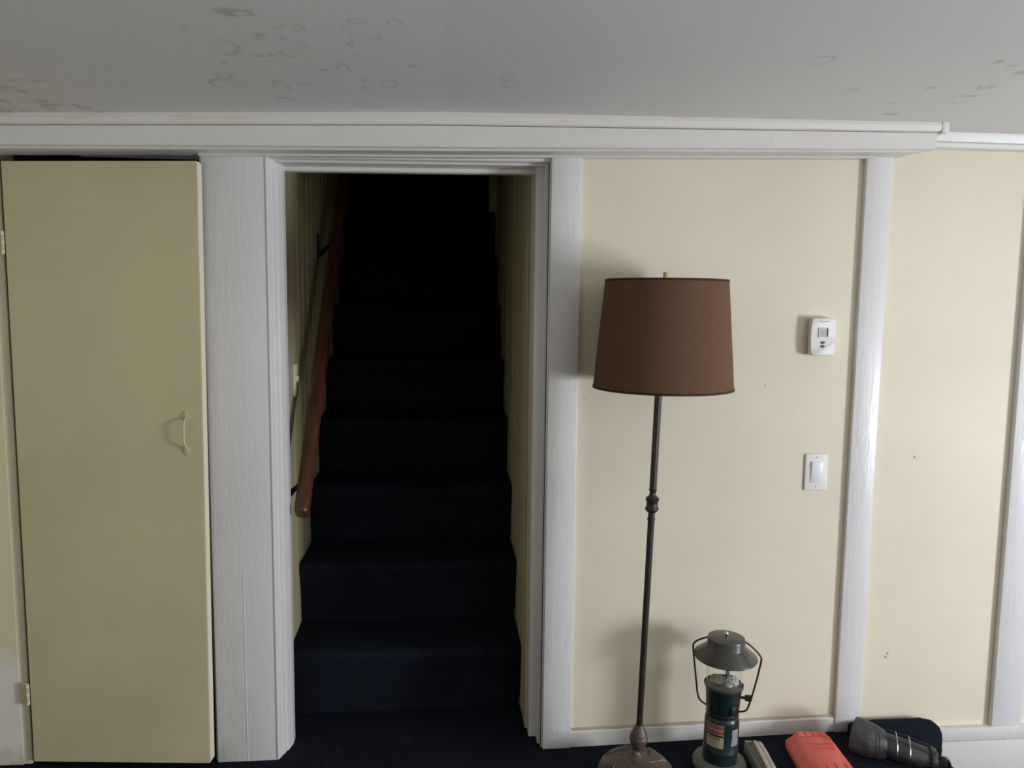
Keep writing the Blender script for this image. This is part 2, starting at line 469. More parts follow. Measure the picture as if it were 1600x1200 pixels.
def extra(xs, y0, y1):
    b0 = len(verts) + len(ex)
    for x in xs: ex.extend([(x, y0, zc(x)), (x, y1, zc(x))])
    for k in range(len(xs) - 1):
        a = b0 + 2 * k; ef.append((a, a + 1, a + 3, a + 2))
extra([-2.7, -1.6], -1.2, 0.0); extra([1.994, 4.1], -1.2, 0.0)
extra([-2.7, -1.18, 0.0, 1.47, 4.1], -4.4, -1.2)
me = bpy.data.meshes.new('ceiling')
me.from_pydata(verts.tolist() + ex, [], quads.tolist() + ef)
at = me.attributes.new('stain', 'FLOAT', 'POINT')
at.data.foreach_set('value', np.concatenate([st.ravel(), np.zeros(len(ex))]).astype(np.float32))
me.materials.append(M['ceiling'])
ce = bpy.data.objects.new('ceiling', me); COL.objects.link(ce)
struct(ce, 'low grey white ceiling with faint mould rings and smudges', 'ceiling')

# back wall: panels around the closet and stair openings
bm = bmesh.new()
def wallbox(x0, x1, z0, z1): box(bm, x0, x1, 0.0, 0.12, z0, z1)
wallbox(-0.712, -0.512, -0.02, 2.05)
wallbox(0.318, 4.0, -0.30, 2.05)
wallbox(-2.6, 0.318, 1.885, 2.05)
struct(build('wall_back', bm, M['cream'], smooth=0), 'cream painted panel wall behind the floor lamp', 'wall')
bm = bx(-2.6, -1.288, -0.008, 0.12, -0.02, 1.872)
struct(build('wall_left_of_door', bm, M['left_wall'], smooth=0), 'narrow strip of wall left of the closet door, cream above bare white', 'wall')
# closet interior, its shade put into the dark colour
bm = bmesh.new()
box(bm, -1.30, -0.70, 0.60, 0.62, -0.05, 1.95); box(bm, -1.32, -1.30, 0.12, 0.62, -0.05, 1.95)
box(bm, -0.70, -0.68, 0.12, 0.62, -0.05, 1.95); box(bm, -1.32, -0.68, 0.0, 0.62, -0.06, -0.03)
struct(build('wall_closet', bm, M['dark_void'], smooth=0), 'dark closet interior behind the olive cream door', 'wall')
# rest of the room, behind the camera
bm = bmesh.new()
box(bm, -2.70, -2.6, -4.3, -2.95, -0.1, 2.05); box(bm, -2.70, -2.6, -2.25, 0.12, -0.1, 2.05)
box(bm, -2.70, -2.6, -2.95, -2.25, -0.1, 0.8); box(bm, -2.70, -2.6, -2.95, -2.25, 1.7, 2.05)
struct(build('wall_left', bm, M['cream'], smooth=0), 'cream side wall at the left of the room, with an opening added for fill light', 'wall')
bm = bmesh.new()
box(bm, 4.0, 4.10, -4.3, -2.85, -0.3, 2.05); box(bm, 4.0, 4.10, -1.95, 0.12, -0.3, 2.05)
box(bm, 4.0, 4.10, -2.85, -1.95, -0.3, 0.22); box(bm, 4.0, 4.10, -2.85, -1.95, 1.30, 2.05)
struct(build('wall_right', bm, M['cream'], smooth=0), 'cream side wall with a window at the right of the room', 'wall')
wr2 = struct(empty('window_2', (4.0, -2.4, 0.76), math.pi / 2), 'white framed window in the right side wall', 'window')
bm = bmesh.new()
box(bm, -0.54, -0.48, 0.0, 0.03, -0.54, 0.54); box(bm, 0.48, 0.54, 0.0, 0.03, -0.54, 0.54)
box(bm, -0.54, 0.54, 0.0, 0.03, 0.48, 0.54); box(bm, -0.56, 0.56, 0.0, 0.06, -0.54, -0.49)
build('window_frame', bm, M['white'], wr2)
build('mullion', bx(-0.5, 0.5, -0.02, 0.01, -0.015, 0.015), M['white'], wr2)
bm = bmesh.new()
WX0, WX1, WZ0, WZ1 = 2.90, 3.90, 0.70, 1.70
box(bm, -2.75, WX0, -4.35, -4.2, -0.3, 2.05); box(bm, WX1, 4.15, -4.35, -4.2, -0.3, 2.05)
box(bm, WX0, WX1, -4.35, -4.2, -0.3, WZ0); box(bm, WX0, WX1, -4.35, -4.2, WZ1, 2.05)
struct(build('wall_front', bm, M['cream'], smooth=0), 'cream wall with the window behind the camera', 'wall')
wr = struct(empty('window_1', (3.40, -4.2, 1.2)), 'white framed window in the wall behind the camera', 'window')
bm = bmesh.new()
box(bm, -0.54, -0.48, 0.0, 0.03, -0.54, 0.54); box(bm, 0.48, 0.54, 0.0, 0.03, -0.54, 0.54)
box(bm, -0.54, 0.54, 0.0, 0.03, 0.48, 0.54); box(bm, -0.56, 0.56, 0.0, 0.06, -0.54, -0.49)
build('window_frame', bm, M['white'], wr)
build('mullion', bx(-0.5, 0.5, -0.02, 0.01, -0.015, 0.015), M['white'], wr)

# ------------------------------------------------------------------ stairs and stairwell
RISE, RUN, Y0 = 0.2375, 0.2302, 0.253
st_root = tag(empty('staircase', (-0.13, Y0, 0)), 'steep narrow staircase covered in dark navy carpet inside the doorway', 'staircase', kind='structure')
def step_bm(k):
    """one carpeted step: riser leaning in under a rounded nose, then the tread"""
    b = bmesh.new(); z0, z1 = k * RISE, (k + 1) * RISE; y = k * RUN
    prof = [(y + 0.012, z0 - 0.004), (y + 0.004, z0 + RISE * 0.45), (y - 0.010, z1 - 0.055), (y - 0.020, z1 - 0.035),
            (y - 0.023, z1 - 0.018), (y - 0.017, z1 - 0.005), (y - 0.004, z1), (y + 0.10, z1 - 0.001),
            (y + RUN + 0.02, z1 + 0.002), (y + RUN + 0.02, z0 - 0.004)]
    xs_ = [-0.401, -0.396, -0.28, -0.12, 0.05, 0.2, 0.396, 0.401]
    rows = []
    for i, x in enumerate(xs_):
        rows.append([])
        edge = 1 if i in (0, len(xs_) - 1) else 0
        for j, (yy, zz) in enumerate(prof):
            sag = 0.0 if edge or j > 8 else -0.004 * math.cos(x * 5) * (1 if 3 <= j <= 7 else 0)
            dd = 0.004 * edge if j < 8 else 0
            rows[-1].append(b.verts.new((x + random.uniform(-.0006, .0006), yy + dd + random.uniform(-.001, .001) * (0 < i < 7),
                                         zz - dd * (3 <= j < 8) + sag)))
    n = len(prof)
    for i in range(len(rows) - 1):
        for j in range(n):
            b.faces.new((rows[i][j], rows[i][(j + 1) % n], rows[i + 1][(j + 1) % n], rows[i + 1][j]))
    b.faces.new(rows[0][::-1]); b.faces.new(rows[-1])
    return b
for k in range(11):
    build('step', step_bm(k), M['carpet'], st_root, smooth=60)
def plank_wall(name, x, y0, y1, side, label, w=0.105):
    r = struct(empty(name, (x, y0, 0)), label, 'wall')
    build('backing_board', bx(0.012 * side, 0.06 * side, -0.01, y1 - y0, -0.05, 3.6) if side > 0
          else bx(-0.06, -0.012, -0.01, y1 - y0, -0.05, 3.6), M['stair_cream'], r, smooth=0)
    n = int((y1 - y0) / w)
    a, b = (0.0, 0.013) if side > 0 else (-0.013, 0.0)
    pm = build('plank', bx(a, b, 0.0015, w - 0.0015, -0.04, 3.6, bev=0.003, seg=1), M['stair_cream'], r)
    for i in range(1, n):
        p = pm.copy(); COL.objects.link(p); p.location = (random.uniform(-.0008, .0008), i * w, 0)
    return r
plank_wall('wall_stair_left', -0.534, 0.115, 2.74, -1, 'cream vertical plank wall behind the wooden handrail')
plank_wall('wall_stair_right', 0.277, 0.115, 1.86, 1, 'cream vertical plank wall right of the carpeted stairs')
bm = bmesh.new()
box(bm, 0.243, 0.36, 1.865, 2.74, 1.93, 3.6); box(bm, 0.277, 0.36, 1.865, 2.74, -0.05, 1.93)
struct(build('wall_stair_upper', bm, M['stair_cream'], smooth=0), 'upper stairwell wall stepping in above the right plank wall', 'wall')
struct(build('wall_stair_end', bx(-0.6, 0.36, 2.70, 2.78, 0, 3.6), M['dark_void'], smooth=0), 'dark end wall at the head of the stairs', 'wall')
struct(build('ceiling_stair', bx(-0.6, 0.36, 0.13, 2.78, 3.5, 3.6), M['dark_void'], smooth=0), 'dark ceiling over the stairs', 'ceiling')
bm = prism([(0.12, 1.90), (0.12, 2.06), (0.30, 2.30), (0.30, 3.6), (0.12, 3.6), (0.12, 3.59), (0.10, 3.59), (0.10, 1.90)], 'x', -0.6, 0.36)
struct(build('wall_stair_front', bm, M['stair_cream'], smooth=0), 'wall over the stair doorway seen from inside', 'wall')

# ------------------------------------------------------------------ door opening lining
jr = struct(empty('trim_1', (-0.09, 0.0, 0)), 'white painted lining of the stair doorway with stepped edges', 'door lining')
def rel(bm, ox, oy=0.0, oz=0.0):
    bmesh.ops.translate(bm, verts=bm.verts[:], vec=(-ox, -oy, -oz)); return bm
def multi(boxes, bev=0.002):
    bm = bmesh.new()
    for b in boxes: box(bm, *b, bev=bev)
    return bm
JT = 1.878
bm = prism([(-0.524, 0.05), (-0.524, -0.010), (-0.5215, -0.0145), (-0.5185, -0.015), (-0.516, -0.011), (-0.509, 0.012), (-0.506, 0.013), (-0.500, 0.036), (-0.496, 0.037), (-0.4885, 0.070), (-0.4885, 0.105), (-0.491, 0.108), (-0.506, 0.110), (-0.506, 0.118), (-0.54, 0.118), (-0.54, 0.05)], 'z', 0.0, JT, bev=0.0)
build('jamb', rel(bm, -0.09), M['white'], jr, smooth=10)
bm = multi([(0.318, 0.335, -0.004, 0.040, 0.0, JT), (0.308, 0.335, 0.018, 0.075, 0.0, JT), (0.284, 0.335, 0.062, 0.118, 0.0, JT)], 0.0025)
build('jamb', rel(bm, -0.09), M['white'], jr)
hz = lambda x: 0.012 * x
bm = sweep_x([(-0.004, 1.91), (-0.004, 1.8685), (-0.001, 1.8655), (0.018, 1.8645), (0.021, 1.8625), (0.024, 1.858), (0.095, 1.857), (0.095, 1.91)], [-0.51, 0.325], hz)
build('head_jamb', rel(bm, -0.09), M['white_h'], jr, smooth=20)
bm = sweep_x([(0.094, 1.90), (0.094, 1.849), (0.097, 1.845), (0.122, 1.844), (0.122, 1.90)], [-0.512, 0.30], hz)
build('door_stop', rel(bm, -0.09), M['white_h'], jr, smooth=20)

# ------------------------------------------------------------------ posts (vertical trim boards)
def post(name, x0, x1, y0, z0, z1, label, boards=None, mat='white'):
    r = struct(empty(name, ((x0 + x1) / 2, 0, z0)), label, 'trim board')
    for a, b, dy in (boards or [(x0, x1, 0)]):
        bm = bmesh.new(); t = bmesh.new()
        n = 14
        # front face subdivided and edges slightly wavering, like an old hand-planed board
        box(t, a, b, y0 + dy, 0.005, z0, z1, bev=0.0035, seg=2)
        merge(bm, t)
        build('board', rel(bm, r.location.x, 0, z0), M[mat], r)
    return r
post('trim_2', -0.706, -0.522, -0.012, zf(-0.6) - 0.006, 1.872, 'wide white double board between the closet door and the stairs',
     [(-0.706, -0.522, 0.0)])
build('seam_ridge', prism([(-0.0003, 0.0), (0.0012, -0.0016), (0.0027, 0.0)], 'z', 0.0, 0.62), M['white'], bpy.data.objects['trim_2'], loc=(0.0, -0.0120, 0.0))
post('trim_3', 0.321, 0.414, -0.020, 0.002, 1.892, 'chipped white board at the right side of the stair doorway, behind the lamp')
post('trim_4', 1.311, 1.397, -0.017, 0.018, 1.912, 'tall white board right of the thermostat')
post('trim_5', 1.868, 1.975, -0.020, 0.0195, 1.94, 'white board at the far right edge of the cream wall')
# narrow hinge stop at the left of the door
post('trim_6', -1.290, -1.264, -0.004, zf(-1.27) - 0.002, 1.845, 'slim painted strip holding the closet door hinges', mat='cream')

build('paint_scratch', tube(tube(bmesh.new(), [(-0.0040, 0, 0.012), (0.004, 0, -0.018), (0.008, 0, -0.034)], 0.0006, 5), [(0.012, 0, -0.004), (0.018, 0, -0.022), (0.022, 0, -0.036)], 0.0006, 5), M['plastic_white'], bpy.data.objects['trim_2'], loc=(-0.006, -0.0122, 0.91))
# filled screw holes and marks on the cream panels
wb = bpy.data.objects['wall_back']
for hx, hz, hr in ((0.438, 1.147, 0.0022), (1.023, 1.192, 0.0024), (1.540, 0.955, 0.0035), (1.490, 0.284, 0.0040), (1.4835, 0.272, 0.0042)):
    build('screw_hole', lathe([(0, 0.0006), (hr, 0.0004), (hr * 1.2, -0.0005), (0, -0.0005)], 10), M['caulk0'], wb, loc=(hx, 0, hz), rot=(math.pi / 2, 0, 0))

# ------------------------------------------------------------------ header beam across the wall
hb = struct(empty('trim_7', (0, 0, 0)), 'long white boxed header beam below the ceiling', 'header beam')
xa = [-2.58, -1.18, -0.6, 0.0]
def hs(x): return interp(x, [-1.18, -0.6, 0.0, 1.47], [0.86, 0.92, 1.0, 0.80])
def H(profile, x1, name, mat, bevels=False):
    xs_ = xa + [x1] if x1 > 0 else xa
    build(name, sweep_x(profile, xs_, zc, hs), mat, hb, smooth=20)
H([(-0.140, -0.034), (-0.140, -0.090), (-0.137, -0.093), (-0.108, -0.093), (-0.108, -0.034)], 1.455, 'fascia_board', M['white_h'])
H([(-0.153, 0.0), (-0.157, -0.012), (-0.154, -0.029), (-0.150, -0.032), (-0.10, -0.032), (-0.10, 0.0)], 1.458, 'crown_board', M['crown'])
H([(-0.118, -0.085), (-0.120, -0.088), (-0.120, -0.096), (-0.117, -0.099), (-0.095, -0.099), (-0.095, -0.085)], 1.425, 'lower_strip', M['white_h'])
H([(-0.100, -0.080), (-0.100, -0.0945), (0.0, -0.0945), (0.0, -0.080)], 1.42, 'soffit_board', M['white_h'])
bm = sweep_x([(-0.030, -0.090), (-0.034, -0.094), (-0.030, -0.100), (-0.001, -0.100), (-0.001, -0.090)], [-0.705, -0.6, 0.0, 1.335], zc, hs)
build('inner_strip', bm, M['white_h'], hb, smooth=20)
# short mitred return at the right end of the crown
bm = prism([(1.459, -0.157), (1.480, -0.157), (1.472, -0.10), (1.459, -0.10)], 'z', zc(1.47) - 0.030, zc(1.47) + 0.002, bev=0.002)
build('crown_return', bm, M['white_h'], hb)
# crown along the bare wall at right
cr = struct(empty('trim_8', (2.7, 0, 1.95)), 'white crown moulding on the wall right of the header beam', 'crown moulding')
bm = sweep_x([(-0.040, 0.0), (-0.037, -0.014), (-0.032, -0.0275), (0.002, -0.0275), (0.002, 0.0)], [1.40, 1.47, 3.99], lambda x: zc(x) + 0.001 - (x > 1.6) * 0.006)
build('upper_moulding', rel(bm, 2.7, 0, 1.95), M['white_h'], cr, smooth=25)
bm = sweep_x([(-0.026, -0.027), (-0.028, -0.031), (-0.026, -0.042), (-0.020, -0.046), (0.002, -0.046), (0.002, -0.027)], [1.38, 1.47, 3.99], lambda x: zc(x) - (x > 1.6) * 0.007)
build('lower_moulding', rel(bm, 2.7, 0, 1.95), M['white_h'], cr, smooth=25)

# ------------------------------------------------------------------ baseboards
bb = struct(empty('baseboard_back', (0.86, 0, 0)), 'low white baseboard behind the lamp and lantern', 'baseboard')
bm = bmesh.new()
rows = []
for x in np.linspace(0.413, 1.312, 12):
    h = interp(x, [0.41, 1.31], [0.054, 0.070]) + random.uniform(-.0012, .0012)
    b0 = zf(x) - 0.004
    rows.append([bm.verts.new(p) for p in ((x, -0.012, b0), (x, -0.012, h - 0.003), (x, -0.009, h), (x, 0.003, h), (x, 0.003, b0))])
for i in range(len(rows) - 1):
    for k in range(5):
        bm.faces.new((rows[i][k], rows[i][(k + 1) % 5], rows[i + 1][(k + 1) % 5], rows[i + 1][k]))
bm.faces.new(rows[0][::-1]); bm.faces.new(rows[-1])
build('board', rel(bm, 0.86), M['white_h'], bb)
def cap_bm():
    bm = bmesh.new(); rows = []
    for x in np.linspace(0.416, 1.311, 20):
        h = interp(x, [0.41, 1.31], [0.055, 0.071]) + random.uniform(-.001, .001); d = random.uniform(0.004, 0.007)
        rows.append([bm.verts.new(p) for p in ((x, -d, h - 0.002), (x, -d, h + 0.004), (x, 0.001, h + 0.007), (x, 0.001, h - 0.002))])
    for i in range(len(rows) - 1):
        for k in range(4):
            bm.faces.new((rows[i][k], rows[i][(k + 1) % 4], rows[i + 1][(k + 1) % 4], rows[i + 1][k]))
    bm.faces.new(rows[0][::-1]); bm.faces.new(rows[-1]); return bm
M['caulk'] = paint('worn_tan_caulk', (0.55, 0.46, 0.36), 0.7, bscale=80, bstr=0.3, dirt=0.1)
build('caulk_bead', rel(cap_bm(), 0.86), M['caulk'], bb)
br = struct(empty('baseboard_right', (2.0, 0, -0.2)), 'tall white baseboard at lower right beside the carpet edge', 'baseboard')
build('board', rel(bx(1.40, 3.99, -0.022, 0.003, -0.026, 0.020, bev=0.003), 2.0, 0, -0.2), M['white_h'], br)
build('board', rel(bx(1.40, 3.99, -0.018, 0.003, -0.20, -0.029, bev=0.003), 2.0, 0, -0.2), M['white_h'], br)

# ------------------------------------------------------------------ closet door
DA = math.radians(-4.2)
dr = struct(empty('door_1', (-1.256, -0.018, 0.0), DA), 'flat olive cream closet door standing slightly ajar', 'door')
DW = 0.556
bm = bmesh.new()
o8 = [(0.004, 0, 0.026), (DW - 0.014, 0, 0.022), (DW - 0.014, 0.036, 0.022), (0.004, 0.036, 0.026), (0.004, 0, 1.828), (DW, 0, 1.836), (DW, 0.036, 1.836), (0.004, 0.036, 1.828)]
vs = [bm.verts.new(p) for p in o8]
for f in ((0, 1, 5, 4), (3, 7, 6, 2), (0, 4, 7, 3), (4, 5, 6, 7), (0, 3, 2, 1), (1, 2, 6, 5)):
    bm.faces.new([vs[i] for i in f])
bmesh.ops.bevel(bm, geom=bm.edges[:], offset=0.0018, segments=2, affect='EDGES')
build('door_slab', bm, M['door'], dr)
tag(build('lit_edge_band', prism([(DW - 0.0148, 0.026), (DW - 0.0125, 0.026), (DW + 0.0012, 1.832), (DW - 0.001, 1.832)], 'y', 0.002, 0.034), M['door_edge'], dr, smooth=0), 'door edge coloured paler to look lit')
hd = build('door_handle', lathe([(0.0001, 0)], 4), M['door'], dr) if False else empty('door_handle', (DW - 0.052, 0, 1.052)); hd.parent = dr
tag(hd, 'small painted pull handle with leaf shaped ends')
bm = bmesh.new()
tube(bm, smooth_path([(0, -0.003, 0.045), (0, -0.012, 0.040), (0, -0.022, 0.026), (0, -0.024, 0.0), (0, -0.022, -0.026), (0, -0.012, -0.040), (0, -0.003, -0.045)], 5), 0.0032, 8)
build('grip', bm, M['door'], hd)
for sgn in (1, -1):
    bm = prism([(x, z * sgn + 0.050 * sgn) for x, z in ((0, 0.018), (-0.004, 0.010), (-0.010, 0.007), (-0.009, 0.0), (-0.011, -0.006), (-0.004, -0.010), (0.004, -0.010), (0.011, -0.006), (0.009, 0.0), (0.010, 0.007), (0.004, 0.010))], 'y', -0.004, 0.0005, bev=0.0012)
    build('end_plate', bm, M['door'], hd)
    build('screw', lathe([(0, -0.0035), (0.0025, -0.003), (0.0032, 0), (0, 0)], 10), M['door'], hd, loc=(0, -0.004, 0.052 * sgn), rot=(-math.pi / 2, 0, 0))
for z in (1.60, 0.245):
    h = empty('hinge', (0.0, 0.0, z)); h.parent = dr
    for i in range(5):
        build('knuckle', lathe([(0, 0), (0.0048, 0.0004), (0.0048, 0.0120), (0, 0.0124)], 10), M['door'] if i % 2 else M['cream'], h, loc=(0, -0.005, -0.032 + i * 0.0128))
    build('hinge_leaf', bx(-0.020, 0.002, -0.0035, -0.0005, -0.034, 0.034, bev=0.0008), M['door'], h)

# ------------------------------------------------------------------ handrail with brackets
p0, p1 = Vector((-0.452, 0.085, 0.762)), Vector((-0.452, 1.50, 2.262))
hr = tag(empty('handrail', p0), 'orange brown wooden handrail on black brackets along the left stair wall', 'handrail')
dvec = (p1 - p0); L = dvec.length
bm = bmesh.new(); rows = []
for i, (t, sc) in enumerate([(0, 0.55), (0.003, 0.80), (0.010, 0.95), (0.022, 1.0), (0.5, 1.0), (1.0, 1.0), (1.5, 1.0), (L, 1.0)]):
    row = []
    for k in range(20):
        a = 2 * math.pi * k / 20
        cx_, cy_ = math.cos(a), math.sin(a)
        row.append(bm.verts.new((t, 0.024 * sc * math.copysign(abs(cx_) ** 0.75, cx_), 0.030 * sc * math.copysign(abs(cy_) ** 0.75, cy_))))
    rows.append(row)
for i in range(len(rows) - 1):
    for k in range(20):
        bm.faces.new((rows[i][k], rows[i][(k + 1) % 20], rows[i + 1][(k + 1) % 20], rows[i + 1][k]))
bm.faces.new(rows[0][::-1]); bm.faces.new(rows[-1])
rail = build('rail', bm, M['wood'], hr)
rail.rotation_euler = dvec.to_track_quat('X', 'Z').to_euler()
def bracket(t):
    q = dvec.normalized() * t
    b = empty('bracket', q); b.parent = hr
    wx = -0.534 - p0.x
    bm = bmesh.new()
    tube(bm, smooth_path([(wx + 0.003, 0, -0.090), (wx + 0.022, 0, -0.078), (wx + 0.050, 0, -0.052), (wx + 0.074, 0, -0.030)], 5), 0.006, 8,
         radii=[0.017 - 0.010 * min(1, i / 9) for i in range(16)])
    build('arm', bm, M['iron'], b)
    build('wall_plate', prism([(-0.013, -0.105), (0.013, -0.105), (0.016, -0.09), (0.016, -0.02), (0.013, -0.005), (-0.013, -0.005), (-0.016, -0.02), (-0.016, -0.09)], 'x', wx, wx + 0.006, bev=0.001), M['iron'], b)
    build('saddle', bx(wx + 0.060, wx + 0.090, -0.014, 0.014, -0.034, -0.029, bev=0.001), M['iron'], b)
bracket(0.165); bracket(1.33)
# small wall plate on the stairwell wall
sw = tag(empty('stair_switch', (-0.534, 0.455, 1.16)), 'small cream switch plate on the stair wall behind the handrail', 'light switch')
build('switch_plate', bx(0.0, 0.006, -0.035, 0.035, -0.058, 0.058, bev=0.002), M['door_edge'], sw)
build('toggle', bx(0.006, 0.013, -0.005, 0.005, -0.006, 0.014, bev=0.001), M['door_edge'], sw)

# ------------------------------------------------------------------ thermostat and switch on the panel
th = tag(empty('thermostat', (1.192, 0.0, 1.348)), 'white wall thermostat with small grey screen above the light switch', 'thermostat')
build('wall_base', bx(-0.036, 0.036, -0.010, 0.001, -0.056, 0.056, bev=0.002), M['plastic_white'], th)
def bowed(wt, wb, h, y0, y1, bow):
    """plastic cover: trapezoid with gently bowed sides and softly domed front"""
    out = []
    for i in range(9):
        t = i / 8; z = -h + 2 * h * t; wv = wb + (wt - wb) * t + bow * math.sin(math.pi * t)
        out.append((wv, z))
    for i in range(9):
        t = 1 - i / 8; z = -h + 2 * h * t; wv = wb + (wt - wb) * t + bow * math.sin(math.pi * t)
        out.append((-wv, z))
    return prism(out, 'y', y0, y1, bev=0.003)
build('cover', bowed(0.0375, 0.0365, 0.0595, -0.030, -0.009, 0.003), M['plastic_white'], th, smooth=50)
bm = bmesh.new()
for q in ((-0.0165, 0.0165, -0.033, -0.029, 0.0275, 0.0300), (-0.0165, 0.0165, -0.033, -0.029, -0.0015, 0.001), (-0.0165, -0.0140, -0.033, -0.029, 0.0, 0.029), (0.0140, 0.0165, -0.033, -0.029, 0.0, 0.029)):
    box(bm, *q, bev=0.0006, seg=1)
build('screen_bezel', bm, M['plastic_white'], th)
dp = build('display', bx(-0.0145, 0.0145, -0.0312, -0.029, 0.0005, 0.0285), M['lcd'], th, smooth=0)
build('digit', text_bm('72', 0.014), M['print_grey'], dp, loc=(-0.002, -0.0316, 0.014), rot=(math.pi / 2, 0, 0), smooth=0)
tag(build('screen_side', bx(0.0105, 0.0142, -0.0318, -0.0305, 0.001, 0.028), M['print_dark'], th, smooth=0), 'dark strip at the screen edge')
for z in (-0.0175, -0.0295):
    b = build('button', lathe([(0, 0.0022), (0.0060, 0.0018), (0.0078, 0.0004), (0.0078, -0.001), (0, -0.001)], 16), M['button'], th, loc=(-0.001, -0.030, z), rot=(math.pi / 2, 0, 0))
    b.scale = (1.05, 0.62, 1)
build('lettering', text_bm('Honeywell', 0.0072), M['print_grey'], th, loc=(0.001, -0.0304, 0.049), rot=(math.pi / 2, 0, 0), smooth=0)

ls = tag(empty('light_switch', (1.204, 0.0, 0.909)), 'white rocker light switch below the thermostat', 'light switch')
build('switch_plate', bx(-0.0385, 0.0385, -0.0065, 0.001, -0.0605, 0.0605, bev=0.004, seg=3), M['plastic_white'], ls)
build('rocker_frame', bx(-0.0205, 0.0205, -0.0078, -0.004, -0.0365, 0.0365, bev=0.001), M['plastic_white'], ls)
bm = prism([(-0.0085, -0.0335), (-0.0085 - 0.004, 0.0335), (-0.004, 0.0335), (-0.004, -0.0335)], 'x', -0.0178, 0.0178, bev=0.0008)
build('rocker', bm, M['rocker_white'], ls)
for z in (0.048, -0.048):
    build('screw', lathe([(0, 0.0012), (0.002, 0.0008), (0.0026, 0), (0, 0)], 10), M['tube'], ls, loc=(0, -0.0065, z), rot=(math.pi / 2, 0, 0))

# ------------------------------------------------------------------ floor lamp
LX, LY = 0.5805, -0.215
lamp = tag(empty('floor_lamp', (LX, LY, zf(LX))), 'tall bronze floor lamp with a tapered brown burlap shade', 'floor lamp')
SH = 0.027
dome = [(0, 0), (0.112, 0), (0.118, 0.010), (0.117, 0.028), (0.111, 0.045), (0.099, 0.058), (0.082, 0.070), (0.060, 0.077), (0.038, 0.082), (0.023, 0.089), (0.0155, 0.097), (0.0125, 0.106)]
build('base', lathe(dome, 48), M['bronze'], lamp, smooth=50)
def dome_z(r):
    d = sorted((a, b + 0.0005) for a, b in dome[3:]); return float(np.interp(r, [a for a, b in d], [b for a, b in d]))
def scroll_mesh():
    bm = bmesh.new()
    for r0, r1, a0, a1, rad in ((0.040, 0.106, 0.0, 0.85, 0.0026), (0.044, 0.098, 0.25, 0.75, 0.0020)):
        pts = []
        for i in range(15):
            t = i / 14; r = r0 + (r1 - r0) * t; a = a0 + (a1 - a0) * math.sin(t * 2.2)
            pts.append((r * math.cos(a), r * math.sin(a), dome_z(r)))
        tube(bm, pts, rad, 6, radii=[rad * (0.4 + 0.6 * math.sin(math.pi * (0.1 + 0.8 * i / 14))) for i in range(15)])
    return bm
sc0 = build('scroll', scroll_mesh(), M['bronze'], lamp)
for i in range(1, 7):
    c = sc0.copy(); COL.objects.link(c); c.rotation_euler = (0, 0, i * 2 * math.pi / 7)
build('stem_urn', lathe([(0.0115, 0.163), (0.0125, 0.174), (0.018, 0.184), (0.0235, 0.197), (0.0262, 0.209), (0.0262, 0.214), (0.0240, 0.217), (0.0240, 0.220), (0.0215, 0.228), (0.0170, 0.238), (0.0120, 0.246), (0.0105, 0.250), (0, 0.250)], 28, SH), M['bronze'], lamp, smooth=50)
def pole_bm(z0, z1, r0, r1): return lathe([(0, z0), (r0, z0), (r1, z1), (0, z1)], 48, SH, flute=(12, 0.06))
build('pole', pole_bm(0.245, 0.868, 0.0084, 0.0090), M['pole'], lamp, smooth=60)
kz = 0.892
kp = [(0, -0.034), (0.0105, -0.034), (0.0115, -0.031), (0.0105, -0.028), (0.0080, -0.026), (0.0085, -0.014), (0.0150, -0.008), (0.0190, -0.003), (0.0185, 0.002), (0.0158, 0.005), (0.0160, 0.018), (0.0180, 0.022), (0.0192, 0.027), (0.0160, 0.031), (0.0095, 0.036), (0.0085, 0.045), (0.0100, 0.049), (0.0115, 0.052), (0.0100, 0.055), (0, 0.055)]
build('knop', lathe([(r, z + kz - 0.012) for r, z in kp], 28, SH), M['pole'], lamp, smooth=50)
build('pole', pole_bm(0.934, 1.50, 0.0095, 0.0100), M['pole'], lamp, smooth=60)
ZB, ZT, RB, RT = 1.214, 1.507, 0.1885, 0.1635
cb, ct = SH * ZB + 0.010, SH * ZT + 0.004
def shade_bm():
    bm = bmesh.new(); n = 72; ul = bm.loops.layers.uv.new('uv')
    prof = [(0.0, 0.0), (0.0, 0.2), (0.0, 0.4), (0.0, 0.6), (0.0, 0.8), (0.0, 1.0), (-0.002, 1.0), (-0.002, 0.5), (-0.002, 0.0)]
    rows = []
    for off, t in prof:
        r = RB + (RT - RB) * t + off; c = cb + (ct - cb) * t; z = ZB + (ZT - ZB) * t
        rows.append([bm.verts.new((c + r * math.cos(2 * math.pi * i / n), r * math.sin(2 * math.pi * i / n), z)) for i in range(n)])
    m_ = len(rows)
    for k in range(m_):
        a, b = rows[k], rows[(k + 1) % m_]
        t0, t1 = prof[k][1], prof[(k + 1) % m_][1]
        for i in range(n):
            f = bm.faces.new((a[i], a[(i + 1) % n], b[(i + 1) % n], b[i]))
            for lp, q in zip(f.loops, ((i / n, t0), ((i + 1) / n, t0), ((i + 1) / n, t1), (i / n, t1))): lp[ul].uv = q
    return bm
build('lamp_shade', shade_bm(), M['shade'], lamp, smooth=50)
def ring(cx_, r, z, h, th_):
    bm = lathe([(r, z), (r + th_, z), (r + th_, z + h), (r, z + h), (r, z)], 72); bmesh.ops.translate(bm, verts=bm.verts[:], vec=(cx_, 0, 0)); return bm
build('shade_trim', ring(cb, RB - 0.0005, ZB, 0.006, 0.0014), M['shade'], lamp)
build('shade_trim', ring(ct, RT - 0.0005, ZT - 0.006, 0.006, 0.0014), M['shade'], lamp)
bm = bmesh.new()
